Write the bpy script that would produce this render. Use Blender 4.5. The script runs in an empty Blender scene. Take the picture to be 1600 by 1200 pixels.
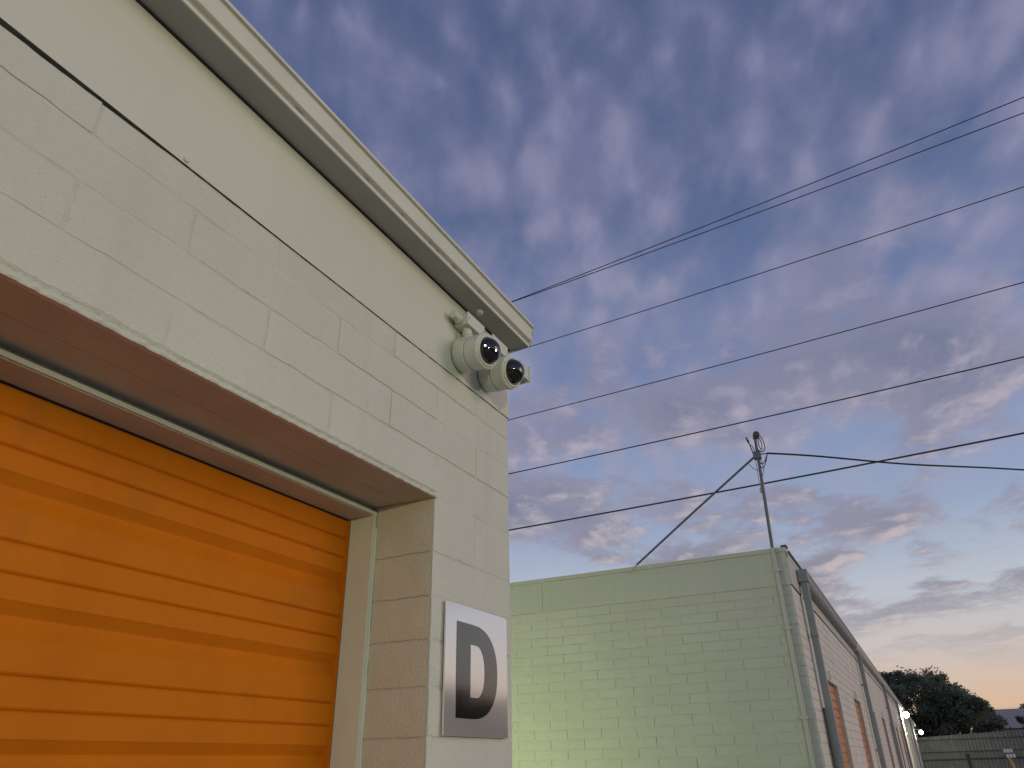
import bpy, math, random
from mathutils import Vector, Matrix, noise
random.seed(7)
SC = bpy.context.scene
COL = SC.collection
CAMZ = 1.6                                   # eye height above the asphalt

# ------------------------------------------------------------------ camera
yaw, pit, rol, FPX = 0.470237, 0.479879, 0.0191512, 1142.2
fw = Vector((math.cos(pit)*math.cos(yaw), math.cos(pit)*math.sin(yaw), math.sin(pit)))
rt = Vector((math.sin(yaw), -math.cos(yaw), 0)); dn = fw.cross(rt)
r2 = math.cos(rol)*rt + math.sin(rol)*dn; d2 = -math.sin(rol)*rt + math.cos(rol)*dn
cam = bpy.data.cameras.new('camera'); camo = bpy.data.objects.new('camera', cam); COL.objects.link(camo)
m = Matrix((r2, -d2, -fw)).transposed().to_4x4(); m.translation = Vector((0, 0, CAMZ)); camo.matrix_world = m
cam.sensor_width = 36; cam.lens = FPX/1600*36; cam.clip_start = 0.05; cam.clip_end = 6000
SC.camera = camo

# ------------------------------------------------------------------ sky
SUN_AZ, SUN_EL = math.radians(-70), math.radians(13)
world = bpy.data.worlds.new('World'); SC.world = world; world.use_nodes = True
wt = world.node_tree; wt.nodes.clear()
def wn(kind, **kw):
    n = wt.nodes.new(kind)
    for k, v in kw.items(): setattr(n, k, v)
    return n
def wl(a, b): wt.links.new(a, b)
def wmath(op, a, b=None, clamp=False):
    n = wn('ShaderNodeMath', operation=op, use_clamp=clamp)
    for i, v in enumerate((a, b)):
        if v is None: continue
        if isinstance(v, (int, float)): n.inputs[i].default_value = v
        else: wl(v, n.inputs[i])
    return n.outputs[0]
def wramp(fac, stops, interp='LINEAR'):
    n = wn('ShaderNodeValToRGB'); cr = n.color_ramp; cr.interpolation = interp
    while len(cr.elements) < len(stops): cr.elements.new(0.5)
    for e, (p, c) in zip(cr.elements, stops): e.position = p; e.color = (*c, 1) if len(c) == 3 else c
    wl(fac, n.inputs[0]); return n.outputs[0]
def wmix(f, a, b, blend='MIX'):
    n = wn('ShaderNodeMix', data_type='RGBA', blend_type=blend)
    for i, v in ((0, f), (6, a), (7, b)):
        if isinstance(v, (int, float)): n.inputs[i].default_value = v
        elif isinstance(v, tuple): n.inputs[i].default_value = (*v, 1)
        else: wl(v, n.inputs[i])
    return n.outputs[2]
def s2l(r, g, b):
    f = lambda c: (c/255/12.92) if c/255 <= 0.04045 else ((c/255+0.055)/1.055)**2.4
    return (f(r), f(g), f(b))
tc = wn('ShaderNodeTexCoord'); sep = wn('ShaderNodeSeparateXYZ'); wl(tc.outputs['Generated'], sep.inputs[0])
dx, dy, dz = sep.outputs
el = wmath('MAXIMUM', dz, 0.0)
clear = wramp(el, [(0.0, s2l(240, 192, 156)), (0.05, s2l(238, 202, 172)), (0.11, s2l(222, 210, 206)), (0.18, s2l(203, 209, 221)),
                   (0.27, s2l(163, 180, 212)), (0.45, s2l(128, 144, 188)), (0.65, s2l(90, 108, 150)), (0.82, s2l(68, 86, 130)), (1.0, s2l(56, 74, 116))])
sky = wn('ShaderNodeTexSky', sky_type='NISHITA', sun_disc=False, sun_elevation=math.radians(1.5),
         sun_rotation=math.pi/2 - SUN_AZ, altitude=0, air_density=1.0, dust_density=1.2, ozone_density=2.0)
nis = wn('ShaderNodeVectorMath', operation='SCALE'); wl(sky.outputs[0], nis.inputs[0]); nis.inputs['Scale'].default_value = 0.10
clear = wmix(0.20, clear, nis.outputs[0])
# cloud decks: noise on a horizontal plane high above, so bands flatten towards the horizon
def plane(off, rot, su, sv):
    q = wmath('ADD', el, off)
    px, py = wmath('DIVIDE', dx, q), wmath('DIVIDE', dy, q)
    c, s = math.cos(rot), math.sin(rot)
    u = wmath('ADD', wmath('MULTIPLY', px, c*su), wmath('MULTIPLY', py, s*su))
    v = wmath('ADD', wmath('MULTIPLY', px, -s*sv), wmath('MULTIPLY', py, c*sv))
    cmb = wn('ShaderNodeCombineXYZ'); wl(u, cmb.inputs[0]); wl(v, cmb.inputs[1]); return cmb.outputs[0]
def wnoise(vec, scale, detail, rough, dist=0.0, w=0.0):
    n = wn('ShaderNodeTexNoise', noise_dimensions='4D'); wl(vec, n.inputs['Vector']); n.inputs['W'].default_value = w
    n.inputs['Scale'].default_value = scale; n.inputs['Detail'].default_value = detail
    n.inputs['Roughness'].default_value = rough; n.inputs['Distortion'].default_value = dist
    return n.outputs[0]
def wsm(x, a, b):
    n = wn('ShaderNodeMapRange', interpolation_type='SMOOTHSTEP'); wl(x, n.inputs[0])
    n.inputs[1].default_value = a; n.inputs[2].default_value = b; return n.outputs[0]
SEED_H, SEED_L = 12.5, 17.9
def lit(vec, d, scale, detail, rough, dist, w):      # same noise a little way towards the sun
    o = wn('ShaderNodeVectorMath', operation='ADD'); wl(vec, o.inputs[0]); o.inputs[1].default_value = d
    return wnoise(o.outputs[0], scale, detail, rough, dist, w)
hiv = plane(0.60, math.radians(24), 1.35, 2.15)
h1 = wnoise(hiv, 6.0, 4, 0.50, 0.15, SEED_H)
h2 = wnoise(hiv, 15.0, 3, 0.5, 0.2, SEED_H+2.7)
h3 = wnoise(hiv, 1.4, 2, 0.5, 0.0, SEED_H+5.1)
hw = wn('ShaderNodeTexNoise'); wl(hiv, hw.inputs['Vector']); hw.inputs['Scale'].default_value = 4.0; hw.inputs['Detail'].default_value = 3
hwv = wn('ShaderNodeVectorMath', operation='SCALE'); wl(hw.outputs['Color'], hwv.inputs[0]); hwv.inputs['Scale'].default_value = 0.22
hva = wn('ShaderNodeVectorMath', operation='ADD'); wl(hiv, hva.inputs[0]); wl(hwv.outputs[0], hva.inputs[1])
vor = wn('ShaderNodeTexVoronoi', feature='SMOOTH_F1', voronoi_dimensions='2D'); wl(hva.outputs[0], vor.inputs['Vector']); vor.inputs['Scale'].default_value = 8.5; vor.inputs['Smoothness'].default_value = 0.8
cell = wmath('SUBTRACT', 0.85, wmath('MULTIPLY', vor.outputs['Distance'], 0.95))
hm = wmath('ADD', wmath('ADD', wmath('MULTIPLY', h1, 0.44), wmath('MULTIPLY', h2, 0.26)), wmath('ADD', wmath('MULTIPLY', h3, 0.20), wmath('MULTIPLY', cell, 0.30)))
high = wmath('MULTIPLY', wsm(hm, 0.44, 0.71), wsm(el, 0.18, 0.46))
hcol = wramp(el, [(0.2, s2l(176, 170, 186)), (0.45, s2l(148, 149, 174)), (0.65, s2l(127, 129, 162)), (0.85, s2l(108, 115, 152))])
hcol = wmix(wmath('MULTIPLY', wsm(hm, 0.58, 0.76), 0.50), hcol, s2l(164, 160, 186))
c1 = wmix(wmath('MULTIPLY', high, 0.80), clear, hcol)
lov = plane(0.09, math.radians(10), 0.95, 1.15)
LP = (2.0, 9, 0.60, 0.15)
l1 = wnoise(lov, *LP, SEED_L)
l1s = lit(lov, (0.055, -0.045, 0), *LP, SEED_L)
lb = wnoise(lov, 0.55, 2, 0.5, 0.0, SEED_L+3.3)
lmask = wmath('ADD', l1, wmath('MULTIPLY', wmath('SUBTRACT', lb, 0.5), 0.55))
low = wmath('MULTIPLY', wsm(lmask, 0.462, 0.578), wmath('SUBTRACT', 1.0, wmath('MULTIPLY', wsm(el, 0.40, 0.72), 0.75)))
low = wmath('MULTIPLY', low, wsm(el, 0.06, 0.20))
edge = wsm(wmath('SUBTRACT', l1, l1s), -0.02, 0.12)
lbase = wramp(el, [(0.0, s2l(178, 152, 148)), (0.12, s2l(148, 145, 156)), (0.3, s2l(142, 141, 162)), (0.5, s2l(128, 131, 158)), (0.75, s2l(106, 114, 148))])
llit = wramp(el, [(0.0, s2l(226, 190, 168)), (0.12, s2l(206, 190, 186)), (0.3, s2l(190, 180, 188)), (0.5, s2l(158, 154, 178)), (0.75, s2l(130, 131, 164))])
ldark = wramp(el, [(0.0, s2l(160, 142, 146)), (0.12, s2l(128, 130, 145)), (0.3, s2l(122, 125, 148)), (0.5, s2l(114, 120, 148)), (0.75, s2l(98, 107, 142))])
lcol = wmix(wsm(lmask, 0.57, 0.72), lbase, ldark)
lcol = wmix(wmath('MULTIPLY', edge, 0.9), lcol, llit)
c2 = wmix(wmath('MULTIPLY', low, 0.92), c1, lcol)
# thin level streaks low in the after-glow
stv = plane(0.03, math.radians(35), 0.10, 0.75)
st = wmath('MULTIPLY', wsm(wnoise(stv, 1.6, 4, 0.55, 0.0, 3.9), 0.56, 0.66), wmath('SUBTRACT', wsm(el, 0.01, 0.03), wsm(el, 0.10, 0.16)))
c2 = wmix(wmath('MULTIPLY', st, 0.40), c2, s2l(176, 152, 152))
bg = wn('ShaderNodeBackground'); bg.inputs[1].default_value = 1.0
wl(c2, bg.inputs[0]); wo = wn('ShaderNodeOutputWorld'); wl(bg.outputs[0], wo.inputs[0])
try: world.cycles.sampling_method = 'MANUAL'; world.cycles.sample_map_resolution = 512
except Exception: pass

# ------------------------------------------------------------------ after-glow of the set sun, very soft
sun = bpy.data.lights.new('sun', 'SUN'); sun.energy = 0.60; sun.angle = math.radians(28); sun.color = (1.0, 0.78, 0.66)
suno = bpy.data.objects.new('sun', sun); COL.objects.link(suno)
sd = Vector((math.cos(SUN_EL)*math.cos(SUN_AZ), math.cos(SUN_EL)*math.sin(SUN_AZ), math.sin(SUN_EL)))
suno.rotation_euler = (-sd).to_track_quat('-Z', 'Y').to_euler(); suno.location = (20, -30, 20)
vs = SC.view_settings; vs.view_transform = 'Standard'; vs.look = 'None'; vs.exposure = 0; vs.gamma = 1; vs.use_curve_mapping = False
SC.cycles.use_denoising = True; SC.cycles.max_bounces = 8; SC.cycles.diffuse_bounces = 5

# ================================================================== helpers
MATS = {}
def mat(name, color, rough=0.6, metal=0.0, var=0.0, vscale=3.0, bump=0.0, bscale=60.0, spec=0.4, coat=0.0, fine=0.0, streak=0.0, dirt=None, emit=None, estr=0.0, objvar=0.0):
    if name in MATS: return MATS[name]
    M = bpy.data.materials.new(name); M.use_nodes = True; t = M.node_tree; b = t.nodes['Principled BSDF']
    b.inputs['Roughness'].default_value = rough; b.inputs['Metallic'].default_value = metal
    b.inputs['Specular IOR Level'].default_value = spec; b.inputs['Coat Weight'].default_value = coat; b.inputs['Coat Roughness'].default_value = 0.08
    N, Lk = t.nodes.new, t.links.new
    geo = N('ShaderNodeNewGeometry')
    def nz(scale, detail=5, rgh=0.6, vec=None, sc3=None):
        n = N('ShaderNodeTexNoise'); n.inputs['Scale'].default_value = scale; n.inputs['Detail'].default_value = detail; n.inputs['Roughness'].default_value = rgh
        if sc3:
            mp = N('ShaderNodeMapping'); mp.inputs['Scale'].default_value = sc3; Lk(geo.outputs['Position'], mp.inputs[0]); Lk(mp.outputs[0], n.inputs['Vector'])
        else: Lk(geo.outputs['Position'], n.inputs['Vector'])
        return n.outputs[0]
    def mix(f, a, bcol, blend='MIX'):
        n = N('ShaderNodeMix'); n.data_type = 'RGBA'; n.blend_type = blend
        for i, v in ((0, f), (6, a), (7, bcol)):
            if isinstance(v, (int, float)): n.inputs[i].default_value = v
            elif isinstance(v, tuple): n.inputs[i].default_value = (*v, 1)
            else: Lk(v, n.inputs[i])
        return n.outputs[2]
    def mr(x, a, b2, lo, hi):
        n = N('ShaderNodeMapRange'); Lk(x, n.inputs[0])
        for i, v in zip((1, 2, 3, 4), (a, b2, lo, hi)): n.inputs[i].default_value = v
        return n.outputs[0]
    c = tuple(color)
    if var:
        c = mix(mr(nz(vscale), 0.3, 0.7, 0, 1), tuple(min(1, x*(1-var)) for x in color), tuple(min(1, x*(1+var)) for x in color))
    if fine:
        c = mix(mr(nz(bscale*1.7, 3), 0.35, 0.65, 0, fine), c, tuple(x*0.55 for x in color))
    if streak:
        c = mix(mr(nz(1.0, 5, 0.6, sc3=(14, 14, 0.8)), 0.48, 0.75, 0, streak), c, tuple(x*f for x, f in zip(color, (0.55, 0.5, 0.42))))
    if dirt:
        c = mix(mr(nz(dirt[0], 6, 0.65), dirt[1], dirt[1]+0.08, 0, dirt[2]), c, dirt[3])
    if objvar:
        oi = N('ShaderNodeObjectInfo')
        c = mix(mr(oi.outputs['Random'], 0, 1, 0, objvar), c, tuple(x*0.72 for x in color))
    if isinstance(c, tuple): b.inputs['Base Color'].default_value = (*c, 1)
    else: Lk(c, b.inputs['Base Color'])
    if bump:
        bn = N('ShaderNodeBump'); bn.inputs['Strength'].default_value = bump; bn.inputs['Distance'].default_value = 0.004
        Lk(nz(bscale, 6, 0.62), bn.inputs['Height']); Lk(bn.outputs[0], b.inputs['Normal'])
    if emit:
        b.inputs['Emission Color'].default_value = (*emit, 1); b.inputs['Emission Strength'].default_value = estr
    MATS[name] = M; return M

PAINT = (0.635, 0.650, 0.570)
m_block = mat('painted block', PAINT, 0.62, var=0.06, vscale=2.2, bump=0.55, bscale=95, fine=0.10, streak=0.10, dirt=(48, 0.665, 0.5, (0.20, 0.18, 0.14)), objvar=0.08)
m_blockrough = mat('painted rough block', (0.66, 0.63, 0.52), 0.7, var=0.08, vscale=3, bump=0.7, bscale=170, fine=0.12)
m_mortar = mat('painted mortar', tuple(x*0.93 for x in PAINT), 0.75, var=0.1, vscale=9, bump=0.5, bscale=140)
m_panel = mat('painted smooth panel', (0.635, 0.645, 0.565), 0.55, var=0.035, vscale=1.6, bump=0.06, bscale=70, streak=0.06, dirt=(26, 0.70, 0.35, (0.3, 0.27, 0.2)))
m_trim = mat('painted trim', (0.655, 0.665, 0.575), 0.45, var=0.05, vscale=8, bump=0.08, bscale=60, dirt=(30, 0.68, 0.6, (0.2, 0.17, 0.13)))
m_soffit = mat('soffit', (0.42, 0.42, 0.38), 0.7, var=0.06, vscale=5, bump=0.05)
m_gap = mat('dark gap', (0.03, 0.032, 0.03), 0.9, var=0.4, vscale=30)
m_door = mat('orange door', (0.60, 0.175, 0.006), 0.6, var=0.06, vscale=2.5, bump=0.10, bscale=240, fine=0.12, streak=0.16, dirt=(7, 0.60, 0.22, (0.30, 0.13, 0.03)), spec=0.1)
m_lintel = mat('lintel steel', (0.50, 0.49, 0.40), 0.6, var=0.12, vscale=5, bump=0.15, bscale=70)
m_doorfar = mat('orange far door', (0.62, 0.26, 0.12), 0.5, var=0.05)
m_guide = mat('rusty guide', (0.20, 0.11, 0.05), 0.7, var=0.3, vscale=20)
m_alu = mat('brushed sign aluminium', (0.84, 0.82, 0.81), 0.075, 0.66, var=0.03, vscale=200, bump=0.02, bscale=300)
m_letter = mat('black sign vinyl', (0.012, 0.012, 0.012), 0.09, spec=0.9, coat=0.8)
m_camw = mat('camera housing', (0.62, 0.64, 0.56), 0.4, var=0.04, vscale=30, dirt=(60, 0.66, 0.5, (0.25, 0.22, 0.17)))
m_dome = mat('tinted dome', (0.008, 0.008, 0.010), 0.06, spec=0.6, coat=0.5)
m_led = mat('infrared diode', (1, 0.8, 0.85), 0.4, emit=(1.0, 0.72, 0.80), estr=7)
m_steel = mat('galvanised pipe', (0.16, 0.18, 0.19), 0.5, 0.5, var=0.15, vscale=14)
m_dark = mat('black cable', (0.018, 0.018, 0.020), 0.6)
m_wire = mat('weathered wire', (0.075, 0.075, 0.085), 0.6)
m_ceram = mat('grey insulator', (0.42, 0.42, 0.42), 0.4)
m_bluegrey = mat('grey downspout', (0.27, 0.31, 0.31), 0.5, var=0.07, vscale=6, dirt=(14, 0.66, 0.5, (0.16, 0.15, 0.13)))
m_b2_lit = mat('neighbour block baked light side', (0.76, 0.725, 0.625), 0.65, var=0.07, vscale=1.6, bump=0.4, bscale=60, streak=0.12, objvar=0.09)  # same paint as the front; sunset glow put into a lighter, warmer colour
m_b2_shaded = mat('neighbour block baked light', (0.55, 0.57, 0.49), 0.65, var=0.05, vscale=1.1, bump=0.4, bscale=60, streak=0.07, objvar=0.09)  # same paint as the side; the front's shade put into a darker colour
m_b2mort = mat('neighbour mortar', (0.525, 0.545, 0.465), 0.8, var=0.1, vscale=6)
m_b2panel = mat('neighbour panel', (0.53, 0.55, 0.48), 0.6, var=0.05, vscale=0.8, streak=0.10)
m_fence = mat('grey fence metal', (0.19, 0.20, 0.185), 0.6, var=0.15, vscale=1.4, streak=0.3)
m_fdark = mat('dark fence steel', (0.045, 0.05, 0.048), 0.6)
m_yel = mat('yellow paint', (0.65, 0.42, 0.04), 0.5, var=0.1, vscale=9)
m_white = mat('white sign board', (0.7, 0.7, 0.66), 0.5, var=0.06, vscale=12)
m_asph = mat('asphalt', (0.055, 0.055, 0.055), 0.85, var=0.25, vscale=0.8, bump=0.5, bscale=40)
m_conc = mat('concrete', (0.33, 0.32, 0.30), 0.8, var=0.12, vscale=0.9, bump=0.3, bscale=30)
m_bark = mat('bark', (0.07, 0.055, 0.045), 0.9, var=0.3, vscale=6, bump=0.6, bscale=20)
m_leaf = mat('oak leaf', (0.13, 0.16, 0.12), 0.6, var=0.45, vscale=0.9)
m_leaf2 = mat('far leaf', (0.085, 0.095, 0.07), 0.6, var=0.4, vscale=0.8)
m_rooff = mat('far metal roof', (0.36, 0.32, 0.31), 0.85, var=0.06, vscale=0.5)
m_wall = mat('far wall', (0.30, 0.30, 0.28), 0.8, var=0.08, vscale=0.5)
m_lamp = mat('lamp lens', (1, 1, 1), 0.3, emit=(1.0, 0.97, 0.72), estr=24)
m_lamph = mat('lamp housing', (0.08, 0.075, 0.07), 0.5, var=0.1, vscale=20)

for _m in (m_leaf, m_leaf2):                      # leaves let some light through
    _t = _m.node_tree; _p = _t.nodes['Principled BSDF']; _o = _t.nodes['Material Output']
    _tr = _t.nodes.new('ShaderNodeBsdfTranslucent'); _tr.inputs[0].default_value = (0.24, 0.29, 0.21, 1); _ad = _t.nodes.new('ShaderNodeMixShader'); _ad.inputs[0].default_value = 0.45
    _t.links.new(_p.outputs[0], _ad.inputs[1]); _t.links.new(_tr.outputs[0], _ad.inputs[2]); _t.links.new(_ad.outputs[0], _o.inputs[0])
WPOS = {}
def place(o, parent, world=Vector((0, 0, 0))):
    COL.objects.link(o); world = Vector(world); WPOS[o.name] = world
    if parent is not None:
        o.parent = parent; o.location = world - WPOS[parent.name]
    else: o.location = world
    return o
def tag(o, label=None, cat=None, group=None, kind=None):
    for k, v in (('label', label), ('category', cat), ('group', group), ('kind', kind)):
        if v: o[k] = v
    return o
def empty(name, loc, label, cat, group=None):
    o = bpy.data.objects.new(name, None); o.empty_display_size = 0.2
    place(o, None, loc); return tag(o, label, cat, group)
class MB:
    def __init__(s): s.v, s.f, s.smooth = [], [], False
    def add(s, vs_, fs): 
        n = len(s.v); s.v += [tuple(x) for x in vs_]; s.f += [tuple(i+n for i in f) for f in fs]; return s
    def box(s, x0, x1, y0, y1, z0, z1):
        return s.add([(x0,y0,z0),(x1,y0,z0),(x1,y1,z0),(x0,y1,z0),(x0,y0,z1),(x1,y0,z1),(x1,y1,z1),(x0,y1,z1)],
                     [(0,3,2,1),(4,5,6,7),(0,1,5,4),(1,2,6,5),(2,3,7,6),(3,0,4,7)])
    def bbox(s, x0, x1, y0, y1, z0, z1, b):      # chamfered box
        return s.hull_box(x0, x1, y0, y1, z0, z1, b)
    def hull_box(s, x0, x1, y0, y1, z0, z1, b):
        import bmesh
        bm = bmesh.new(); bmesh.ops.create_cube(bm, size=1)
        for v in bm.verts: v.co = Vector(((x0+x1)/2+v.co.x*(x1-x0), (y0+y1)/2+v.co.y*(y1-y0), (z0+z1)/2+v.co.z*(z1-z0)))
        bmesh.ops.bevel(bm, geom=bm.edges[:], offset=b, segments=2, affect='EDGES', profile=0.7)
        bm.verts.index_update(); s.add([v.co[:] for v in bm.verts], [[v.index for v in f.verts] for f in bm.faces]); bm.free(); return s
    def prism(s, prof, x0, x1, cap=True, closed=True, axis='x', segs=1, jit=0.0):   # profile (y,z) swept along x
        n = len(prof); vs_ = []
        for k in range(segs+1):
            x = x0+(x1-x0)*k/segs
            for (y, z) in prof:
                jy = jit*noise.noise(Vector((x*3, y*8, z*2))); jz = jit*noise.noise(Vector((x*3+50, y*8, z*2)))
                vs_.append((x, y+jy, z+jz))
        fs = []
        for k in range(segs):
            for i in range(n if closed else n-1):
                a, b = k*n+i, k*n+(i+1) % n
                fs.append((a, b, b+n, a+n))
        if cap and closed: fs += [tuple(range(n))[::-1], tuple(range(segs*n, segs*n+n))]
        return s.add(vs_, fs)
    def tube(s, pts, rad, n=10, cap=True):
        pts = [Vector(p) for p in pts]; R_ = rad if isinstance(rad, (list, tuple)) else [rad]*len(pts)
        vs_, fs = [], []; up = None
        for i, p in enumerate(pts):
            t = (pts[min(i+1, len(pts)-1)]-pts[max(i-1, 0)]).normalized()
            if up is None: up = Vector((0, 0, 1)) if abs(t.z) < 0.9 else Vector((1, 0, 0))
            a = t.cross(up).normalized(); b = a.cross(t).normalized(); up = b
            for k in range(n):
                q = 2*math.pi*k/n; vs_.append(p+R_[i]*(math.cos(q)*a+math.sin(q)*b))
        for i in range(len(pts)-1):
            for k in range(n):
                fs.append((i*n+k, i*n+(k+1) % n, (i+1)*n+(k+1) % n, (i+1)*n+k))
        if cap: fs += [tuple(range(n))[::-1], tuple(range((len(pts)-1)*n, len(pts)*n))]
        s.smooth = True; return s.add(vs_, fs)
    def lathe(s, prof, origin, axis, n=28):       # prof (r, h) along axis
        axis = Vector(axis).normalized(); up = Vector((0, 0, 1)) if abs(axis.z) < 0.9 else Vector((1, 0, 0))
        a = axis.cross(up).normalized(); b = axis.cross(a).normalized(); o = Vector(origin); vs_, fs = [], []
        for r, h in prof:
            for k in range(n):
                q = 2*math.pi*k/n; vs_.append(o+axis*h+max(r, 1e-5)*(math.cos(q)*a+math.sin(q)*b))
        for i in range(len(prof)-1):
            for k in range(n): fs.append((i*n+k, (i+1)*n+k, (i+1)*n+(k+1) % n, i*n+(k+1) % n))
        s.smooth = True; return s.add(vs_, fs)
    def mesh(s, name, m_):
        me = bpy.data.meshes.new(name); me.from_pydata(s.v, [], s.f); me.materials.append(m_); me.validate(); me.update()
        import bmesh
        bm = bmesh.new(); bm.from_mesh(me); bmesh.ops.recalc_face_normals(bm, faces=bm.faces[:]); bm.to_mesh(me); bm.free()
        if s.smooth:
            me.polygons.foreach_set('use_smooth', [True]*len(me.polygons))
            try: me.set_sharp_from_angle(angle=math.radians(38))
            except Exception: pass
        return me
    def build(s, name, m_, parent=None, world=(0, 0, 0)):
        return place(bpy.data.objects.new(name, s.mesh(name, m_)), parent, world)
def structure(o): o['kind'] = 'structure'; return o
Z = lambda z: z+CAMZ                           # heights measured from the eye

# ================================================================== the ground
g = MB(); g.add([(-900, -900, 0), (900, -900, 0), (900, 900, 0), (-900, 900, 0)], [(0, 1, 2, 3)])
structure(g.build('ground', m_asph))
g = MB(); g.add([(-20, -5, 0.004), (62, -5, 0.004), (62, 0.95, 0.004), (-20, 0.95, 0.004)], [(0, 1, 2, 3)])
structure(g.build('driveway', m_conc))

# ================================================================== building D
WY = 0.985                                     # its front face
WX1 = 1.905                                    # its right-hand end
JX = 1.4925                                    # door opening, right jamb
JL = JX-2.74
bld = empty('storage_building', (0, WY, 0), 'white painted block storage building with orange roller door, nearest the viewer', 'building')
FZ = Z(0.985)                                  # foot of the smooth panel
w = MB(); BK = WY+0.0018
w.box(-8, JL-0.002, BK, 9, 0, FZ+0.02); w.box(JL-0.002, JX+0.002, BK, 9, Z(0.6225), FZ+0.02); w.box(JL-0.002, JX+0.002, WY+0.009, 8.9, Z(0.613), Z(0.6225)); w.box(JX+0.002, WX1-0.004, BK, 9, 0, FZ+0.02)
wall = w.build('wall', m_mortar, bld)
# painted concrete blocks, each its own piece
def block_mesh(name, L, H, D, m_, nx=16, nz=4, j=0.0011, ch=0.005, seed=0, jd=1.0):
    rnd = random.Random(seed); vs_, fs = [], []
    for iz in range(nz+1):
        for ix in range(nx+1):
            e = ix in (0, nx) or iz in (0, nz)
            x = L*ix/nx; z = H*iz/nz; ex = min(ix, nx-ix) == 0; ez = min(iz, nz-iz) == 0
            if ex: x += (ch*0.5 if ix == 0 else -ch*0.5)
            if ez: z += (ch*0.45 if iz == 0 else -ch*0.45)+rnd.uniform(-1, 1)*j*1.1
            y = (0.0011 if e else 0)+rnd.uniform(-1, 1)*j*0.35*jd
            vs_.append((x, y, z))
    W_ = nx+1
    for iz in range(nz):
        for ix in range(nx): a = iz*W_+ix; fs.append((a, a+1, a+1+W_, a+W_))
    ring = list(range(W_))+[iz*W_+nx for iz in range(1, nz+1)]+[nz*W_+ix for ix in range(nx-1, -1, -1)]+[iz*W_ for iz in range(nz-1, 0, -1)]
    n0 = len(vs_)
    for i in ring: x, y, z = vs_[i]; vs_.append((x, D, z))
    for k in range(len(ring)): fs.append((ring[k], n0+k, n0+(k+1) % len(ring), ring[(k+1) % len(ring)]))
    mb = MB(); mb.v, mb.f, mb.smooth = vs_, fs, True
    return mb.mesh(name, m_)
BM = {}
def put_block(x0, x1, z0, z1, parent, y=WY, D=0.07, m_=None, flip=False, name='block', nx=16, nz=4):
    m_ = m_ or m_block; g_ = 0.0009
    key = (round(x1-x0, 3), round(z1-z0, 3), D, m_.name, random.randrange(4))
    if key not in BM: BM[key] = block_mesh('block', x1-x0-2*g_, z1-z0-2*g_, D, m_, nx=nx, nz=nz, seed=len(BM))
    o = bpy.data.objects.new(name, BM[key]); place(o, parent, (x0+g_, y+random.uniform(-0.0012, 0.0008), z0+g_)); return o
rows = [0.607, 0.721, 0.819, 0.914]; rtop = 0.9885
P = 0.4125
for r, z0 in enumerate(rows):
    z1 = rows[r+1] if r < 3 else rtop
    zb = 0.6218 if r == 0 else z0
    x = WX1; first = True; half = (r % 2 == 1)
    while x > -2.6:
        L = P/2 if (first and half) else P
        put_block(x-L, x, Z(zb if x-L < JX-0.05 else z0), Z(z1), wall); x -= L; first = False
zs = [0.607, 0.467, 0.361, 0.262, 0.159, 0.056, -0.046, -0.148, -0.25, -0.352, -0.454, -0.556, -0.658, -0.76, -0.862, -0.964, -1.066, -1.168, -1.27, -1.372, -1.474, -1.6]
for r in range(len(zs)-1):
    z1, z0 = zs[r], zs[r+1]
    if r % 2 == 0:
        put_block(JX+P/2, WX1, Z(z0), Z(z1), wall); put_block(JX, JX+P/2, Z(z0), Z(z1), wall, D=0.172)
    else: put_block(JX, WX1, Z(z0), Z(z1), wall, D=0.172)
    for k in range(4):
        xb = JL-P*(k+1)+(P/2 if r % 2 else 0)
        put_block(xb, min(JL, xb+P), Z(z0), Z(z1), wall)
# rough return faces of the jamb, one per course
for r in range(len(zs)-1):
    z1, z0 = Z(zs[r])-0.0022, Z(zs[r+1])+0.0022
    nb = MB(); ny, nz = 8, 5; vs_, fs = [], []
    for iz in range(nz+1):
        for iy in range(ny+1):
            e = iy in (0, ny) or iz in (0, nz)
            vs_.append((JX-(0.0005 if e else 0.003+random.uniform(-.0012, .0012)), WY+0.004+(0.17)*iy/ny, z0+(z1-z0)*iz/nz+(random.uniform(-.0012, .0012) if iz in (0, nz) else 0)))
    for iz in range(nz):
        for iy in range(ny): a = iz*(ny+1)+iy; fs.append((a, a+1, a+ny+2, a+ny+1))
    nb.v, nb.f, nb.smooth = vs_, fs, True
    nb.build('jamb_face', m_blockrough, wall)
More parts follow.
